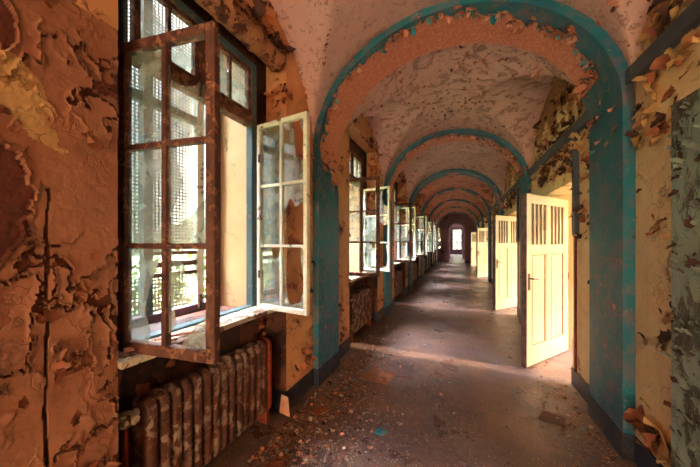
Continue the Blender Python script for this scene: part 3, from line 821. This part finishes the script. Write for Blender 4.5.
# right wall: heavy peel high up, sparse below
bm = bmesh.new()
def s1(r):
    y = r.uniform(.2, 2.38); z = r.choice((r.uniform(1.7, 2.55), r.uniform(2.1, 2.56), r.uniform(2.7, 3.1))); return Vector((XR, y, z)), XN, -Z, (z-2.15)*1.0
field(bm, 240, s1, .025, .065, rg, (0, 0, 0, 0, 1, 1, 2), thr=.12)
def s1b(r): return Vector((XR, r.uniform(2.0, 2.4), r.uniform(.18, 1.9))), XN, -Z, 0
field(bm, 34, s1b, .02, .06, rg, (0, 0, 1, 2), thr=.12, clump=3)
def s1c(r): return Vector((XR, r.uniform(2.02, 2.4), r.uniform(.12, .42))), XN, Z, 0
field(bm, 12, s1c, .04, .08, rg, (1, 0, 1), thr=-.3, clump=3)
part_stuff('wall_paint_flakes', bm, [m_flake_cr, m_flake_br, m_flake_dk], W_R, 'curling cream paint flakes on the near right wall below the trunking')
bm = bmesh.new()
for k in range(2, 6):
    def s2(r, k=k):
        y = r.uniform(YA[k]+DEP, YA[k+1]); z = r.uniform(.3, 3.3)
        d0, d1 = dopen(k)
        if z > zc(k, y)-.05: z = r.uniform(2.1, 2.55)
        if d0-.03 < y < d1+.03 and z < 2.3: z = r.uniform(2.3, 2.56)
        if 2.56 < z < 2.7: z = 2.75
        if z > zc(k, y)-.05: z = 2.4
        return Vector((XR, y, z)), XN, -Z, (z-1.9)*.6
    field(bm, 420 if k == 2 else 200, s2, .02, .06, rg, (0, 0, 1, 2, 2), thr=.12)
part_stuff('wall_paint_flakes', bm, [m_flake_cr, m_flake_br, m_flake_dk], W_R, 'curling cream paint flakes on the right wall above and between the open doors')
# near left wall
bm = bmesh.new()
def s3(r): return Vector((XL+.008, r.uniform(.1, .66), r.uniform(.3, 3.2))), XP, Vector((0, -1, .2)), 0
field(bm, 70, s3, .02, .05, rg, (0, 0, 0), thr=.12, clump=3, uprand=.8)
part_stuff('wall_paint_flakes', bm, [m_flake_br, m_flake_dk], W_P, 'lifting brown paint flakes on the plaster left of the nearest window')
# left piers, niche sides
bm = bmesh.new()
for k in range(1, 6):
    n0, n1 = niche(k)
    def s4(r, k=k, n1=n1): return Vector((XL, r.uniform(n1, YA[k+1]), r.uniform(.2, 3.0) if r.random() < .7 else r.uniform(.2, 1.1))), XP, -Z, 0
    field(bm, 60 if k == 1 else 50, s4, .018, .05, rg, (0, 1, 2), thr=.10, clump=4)
    def s5(r, k=k): return Vector((XL, r.uniform(YA[k]+DEP, niche(k)[0]), r.uniform(.2, 2.9))), XP, -Z, 0
    if k > 1: field(bm, 50, s5, .018, .05, rg, (0, 1, 2), thr=.10, clump=4)
    # rough corner of the niche, far side
    def s6(r, k=k, n1=n1): return Vector((XL-r.uniform(0, .2), n1-.001, r.uniform(2.0, 3.15))), Vector((0, -1, 0)), -Z, 0
    field(bm, 46, s6, .03, .08, rg, (0, 0, 0, 1), thr=-.1, clump=4)
    def s7(r, k=k, n0=n0, n1=n1): return Vector((-1.63, r.uniform(n0, n1), r.uniform(.15, .92))), XP, -Z, 0
    field(bm, 60, s7, .02, .05, rg, (1, 2, 2), thr=0, clump=4)
    def s8(r, k=k, n0=n0, n1=n1): return Vector((XL-r.uniform(.0, .03), r.uniform(n0, n1), NH-r.uniform(-.05, .02))), XP, -Z, 0
    field(bm, 50, s8, .03, .08, rg, (0, 1, 2, 2), thr=-.2, clump=4)
part_stuff('wall_paint_flakes', bm, [m_flake_or, m_flake_br, m_flake_dk], W_L, 'small orange and brown paint flakes on the left piers and window niches')
# arches: flakes along the intrados and pilasters
def arch_pt(k, t, d, inset=0.0):
    x = XC-(A-T)*math.cos(PI*t); z = ZS+(B-T)*math.sin(PI*t)
    nn = Vector((XC-x, 0, -(z-ZS)*1.1)).normalized()
    return Vector((x, YA[k]+DEP*d, z)), nn
for k, lab in ((2, 'loose teal and pink paint flakes hanging from the nearest arch'), (3, 'loose pink paint flakes hanging from the second arch')):
    bm = bmesh.new(); f = pk(k)
    cnt = 0
    for i in range(6000):
        t = rg.uniform(0, 1); d = rg.uniform(.02, .98)
        here = f(t, 3, d); near = f(t+.012, 3, d)+f(t-.012, 3, d)+f(t, 3, d-.05)+f(t, 3, d+.05)
        if here == 1 and near < 4 and rg.random() < (.65 if t > .55 else .35):
            p, nn = arch_pt(k, t, d)
            tan = Vector((math.sin(PI*t), 0, math.cos(PI*t)))
            flake(bm, p, nn, Vector((0, rg.uniform(-1, 1), 0))+tan*rg.uniform(-1, 1), rg.uniform(.012, .045), rg.uniform(.3, 1.2), rg, rg.choice((0, 0, 1, 2)), 1.2); cnt += 1
    # bigger hanging pieces near the right and left springings
    for i in range(26 if k == 2 else 34):
        if k == 2: t = rg.choice((rg.uniform(.93, 1.0), rg.uniform(0, .03))); d = rg.uniform(.1, .95)
        else: t = rg.uniform(.62, .92); d = rg.uniform(.2, .9)
        p, nn = arch_pt(k, t, d)
        if k == 2: p.z -= rg.uniform(0, .25)
        if p.z < ZS: nn = XN if t > .5 else XP; p.x = XR-T if t > .5 else XL+T
        flake(bm, p, nn, Vector((0, rg.uniform(-.6, .6), -1)), rg.uniform(.025, .065), rg.uniform(.2, .9), rg, rg.choice((0, 0, 1, 2)), 1.1)
    part_stuff('paint_flakes', bm, [m_flake_pk, m_flake_br, m_flake_teal], ARCH[k], lab)
# right door casing flakes
bm = bmesh.new()
def s9(r): return Vector((XR-.046, r.uniform(1.79, 1.995), r.uniform(.05, 2.2))), XN, Z, 0
field(bm, 170, s9, .010, .03, rg, (0, 0, 0, 1), thr=-.15, clump=5, uprand=.6)
part_stuff('casing_paint_flakes', bm, [m_flake_gg, m_flake_dk], W_C, 'pale grey-green paint flakes lifting off the door casing at the right edge')
# vault flakes
bm = bmesh.new()
for k in (1, 2, 3):
    y0, y1 = bay(k)
    for i in range({1: 60, 2: 520, 3: 300}[k]):
        x = XC+rg.uniform(-.98, .98)*A; y = rg.uniform(y0, y1)
        if zc(k, y) > zl(x): continue
        if fb((x*2, y*2, 3)) < -.05: continue
        nn = Vector(((XC-x)/A, 0, -(zl(x)-ZS)/B)).normalized()
        flake(bm, Vector((x, y, zl(x)-.004)), nn, Vector((rg.gauss(0, 1), rg.gauss(0, 1), -.3)), rg.uniform(.012, .035), rg.uniform(.3, 1), rg, rg.choice((0, 1, 1, 2)), 1.1)
for k in (1, 2, 3):
    y0, y1 = bay(k)
    for i in range(420 if k == 1 else 220):
        y = rg.uniform(y0, y1); side = rg.random()
        zz = zc(k, y)
        if side < .4: p = Vector((XL+.012, y, zz-.006)); nn = Vector((.8, 0, -.6))
        elif side < .6: p = Vector((XR-.012, y, zz-.006)); nn = Vector((-.8, 0, -.6))
        else:
            q = 1-((zz-ZS)/B)**2
            if q < 0: continue
            x = XC+(A*math.sqrt(q))*rg.choice((-1, 1)); p = Vector((x, y, zz-.006)); nn = Vector((.3 if x < XC else -.3, 0, -1))
        if fb((y*5, p.x, 4)) < -.1: continue
        flake(bm, p, nn, Vector((0, rg.gauss(0, 1), rg.gauss(0, 1))), rg.uniform(.012, .03), rg.uniform(.2, .8), rg, rg.choice((0, 0, 1, 2)), 1.1)
part_stuff('ceiling_paint_flakes', bm, [m_flake_pk, m_flake_br, m_flake_dk], W_V, 'small curled paint flakes hanging from the vaulted ceiling')

# ------------------------------------------------------------------ debris on the floor
bm = bmesh.new()
def chip(bm, p, s, rg, mi):
    n = rg.choice((4, 5, 6)); a0 = rg.uniform(0, 6); tx, ty = rg.gauss(0, .3), rg.gauss(0, .3)
    vs = []
    for i in range(n):
        t = a0+2*PI*i/n; r = s*rg.uniform(.6, 1.1); dx, dy = r*math.cos(t), r*math.sin(t)*.8
        vs.append((dx, dy, tx*dx+ty*dy))
    zmin = min(v[2] for v in vs)
    th = .0015
    top = [bm.verts.new((p.x+v[0], p.y+v[1], p.z+v[2]-zmin+th)) for v in vs]
    bm.faces.new(top).material_index = mi
rg = random.Random(5)
for i in range(32000):
    y = .7+12.5*rg.random()**2.0
    q = rg.random()
    if i % 3 == 0: y = rg.uniform(.8, 3.4)
    if q < .62: x = XL+T+.02+abs(rg.gauss(0, .38))
    elif q < .76: x = XR-T-.02-abs(rg.gauss(0, .22))
    else: x = rg.uniform(XL+.1, XR-.1)
    if not (XL+T+.015 < x < XR-T-.015): continue
    s = rg.choice((.003, .004, .005, .006, .008, .016 if rg.random() < .3 else .006))
    if -1.03 < x < -.61 and 2.66 < y < 3.07: continue
    if i % 17 == 0 and (x < -.55 or x > .75) and y < 4: s = rg.uniform(.010, .026)
    chip(bm, Vector((x, y, 0)), s, rg, rg.choice((0, 0, 0, 1, 1, 5, 2, 2, 3, 3, 3, 4 if rg.random() < .3 else 1)))
tag(obj('paint_debris', bm, [m_chip_a, m_flake_br, m_chip_b, m_flake_dk, m_flake_teal, m_flake_or]), 'fine litter of fallen paint chips strewn over the corridor floor', 'debris', kind='stuff')

def sheet(name, pts, z, mat, label, cat, seed=0, warp=.012):
    bm = bmesh.new(); vs = [bm.verts.new((x, y, 0)) for x, y in pts]; f = bm.faces.new(vs)
    bmesh.ops.triangulate(bm, faces=[f]); bmesh.ops.subdivide_edges(bm, edges=bm.edges[:], cuts=3, use_grid_fill=True)
    for v in bm.verts: v.co.z = z+.004+abs(warp*fb((v.co.x*7+seed, v.co.y*7, 1)))
    r = bmesh.ops.extrude_face_region(bm, geom=bm.faces[:])
    for v in [q for q in r['geom'] if isinstance(q, bmesh.types.BMVert)]: v.co.z -= .0035
    return tag(obj(name, bm, mat), label, cat)
sheet('cardboard_scrap', [(-1.0, 2.72), (-.93, 3.04), (-.83, 3.0), (-.86, 2.70)], 0, m_card, 'torn brown cardboard sheet on the floor by the second niche, left of the two', 'cardboard', 1, .02)
sheet('cardboard_scrap', [(-.84, 2.70), (-.81, 2.99), (-.64, 2.97), (-.68, 2.70)], 0, m_card, 'brown cardboard sheet lying flat, right of the two scraps mid-floor', 'cardboard', 5, .02)
sheet('plaster_slab', [(.62, 2.66), (.70, 2.80), (.84, 2.76), (.80, 2.62)], 0, m_flake_dk, 'dark fallen plaster slab on the floor in front of the right teal pilaster', 'plaster', 2)
sheet('plaster_slab', [(-1.22, 2.02), (-1.16, 2.14), (-1.06, 2.10), (-1.12, 1.99)], 0, m_flake_br, 'brown fallen plaster piece at the foot of the left pier', 'plaster', 3)
sheet('plaster_slab', [(-1.20, 1.40), (-1.14, 1.56), (-1.05, 1.50), (-1.10, 1.38)], 0, m_flake_br, 'brown fallen plaster piece in front of the near radiator', 'plaster', 4)
sheet('plaster_slab', [(-.62, 1.98), (-.58, 2.06), (-.50, 2.03), (-.55, 1.97)], 0, m_flake_teal, 'small teal paint chip lying mid-floor near the camera', 'paint chip', 6, .006)
# slab leaning on the far end of the near radiator
bm = bmesh.new(); vs = [bm.verts.new(p) for p in ((-1.39, 1.83, .06), (-1.33, 1.89, .0), (-1.36, 1.91, .15), (-1.40, 1.87, .19))]
f = bm.faces.new(vs); r = bmesh.ops.extrude_face_region(bm, geom=[f])
for v in [q for q in r['geom'] if isinstance(q, bmesh.types.BMVert)]: v.co += Vector((-.008, .006, 0))
tag(obj('plaster_slab', bm, m_flake_pk), 'pale plaster shard leaning against the far end of the near radiator', 'plaster')
# pieces on the near sill
for i, (x, y, a, L_, lab) in enumerate(((-1.44, .86, 70, .22, 'long pale wood splinter on the near sill, closest to the wall edge'), (-1.47, .98, 78, .16, 'short wood splinter on the near sill beneath the rust-brown casement'), (-1.42, 1.06, 40, .07, 'small broken plaster bit on the near sill edge'))):
    bm = bmesh.new(); box(bm, -L_/2, L_/2, -.012, .012, 0, .012); bmesh.ops.subdivide_edges(bm, edges=bm.edges[:], cuts=3, use_grid_fill=True)
    for v in bm.verts: v.co.y += .008*fb(v.co*20+Vector((i, 0, 0))); v.co.z += .004*fb(v.co*15+Vector((i, 3, 0)))
    o = obj('wood_splinter' if i < 2 else 'plaster_bit', bm, m_flake_pk); o.location = (x, y, .972); o.rotation_euler = (0, 0, math.radians(a)); tag(o, lab, 'debris')
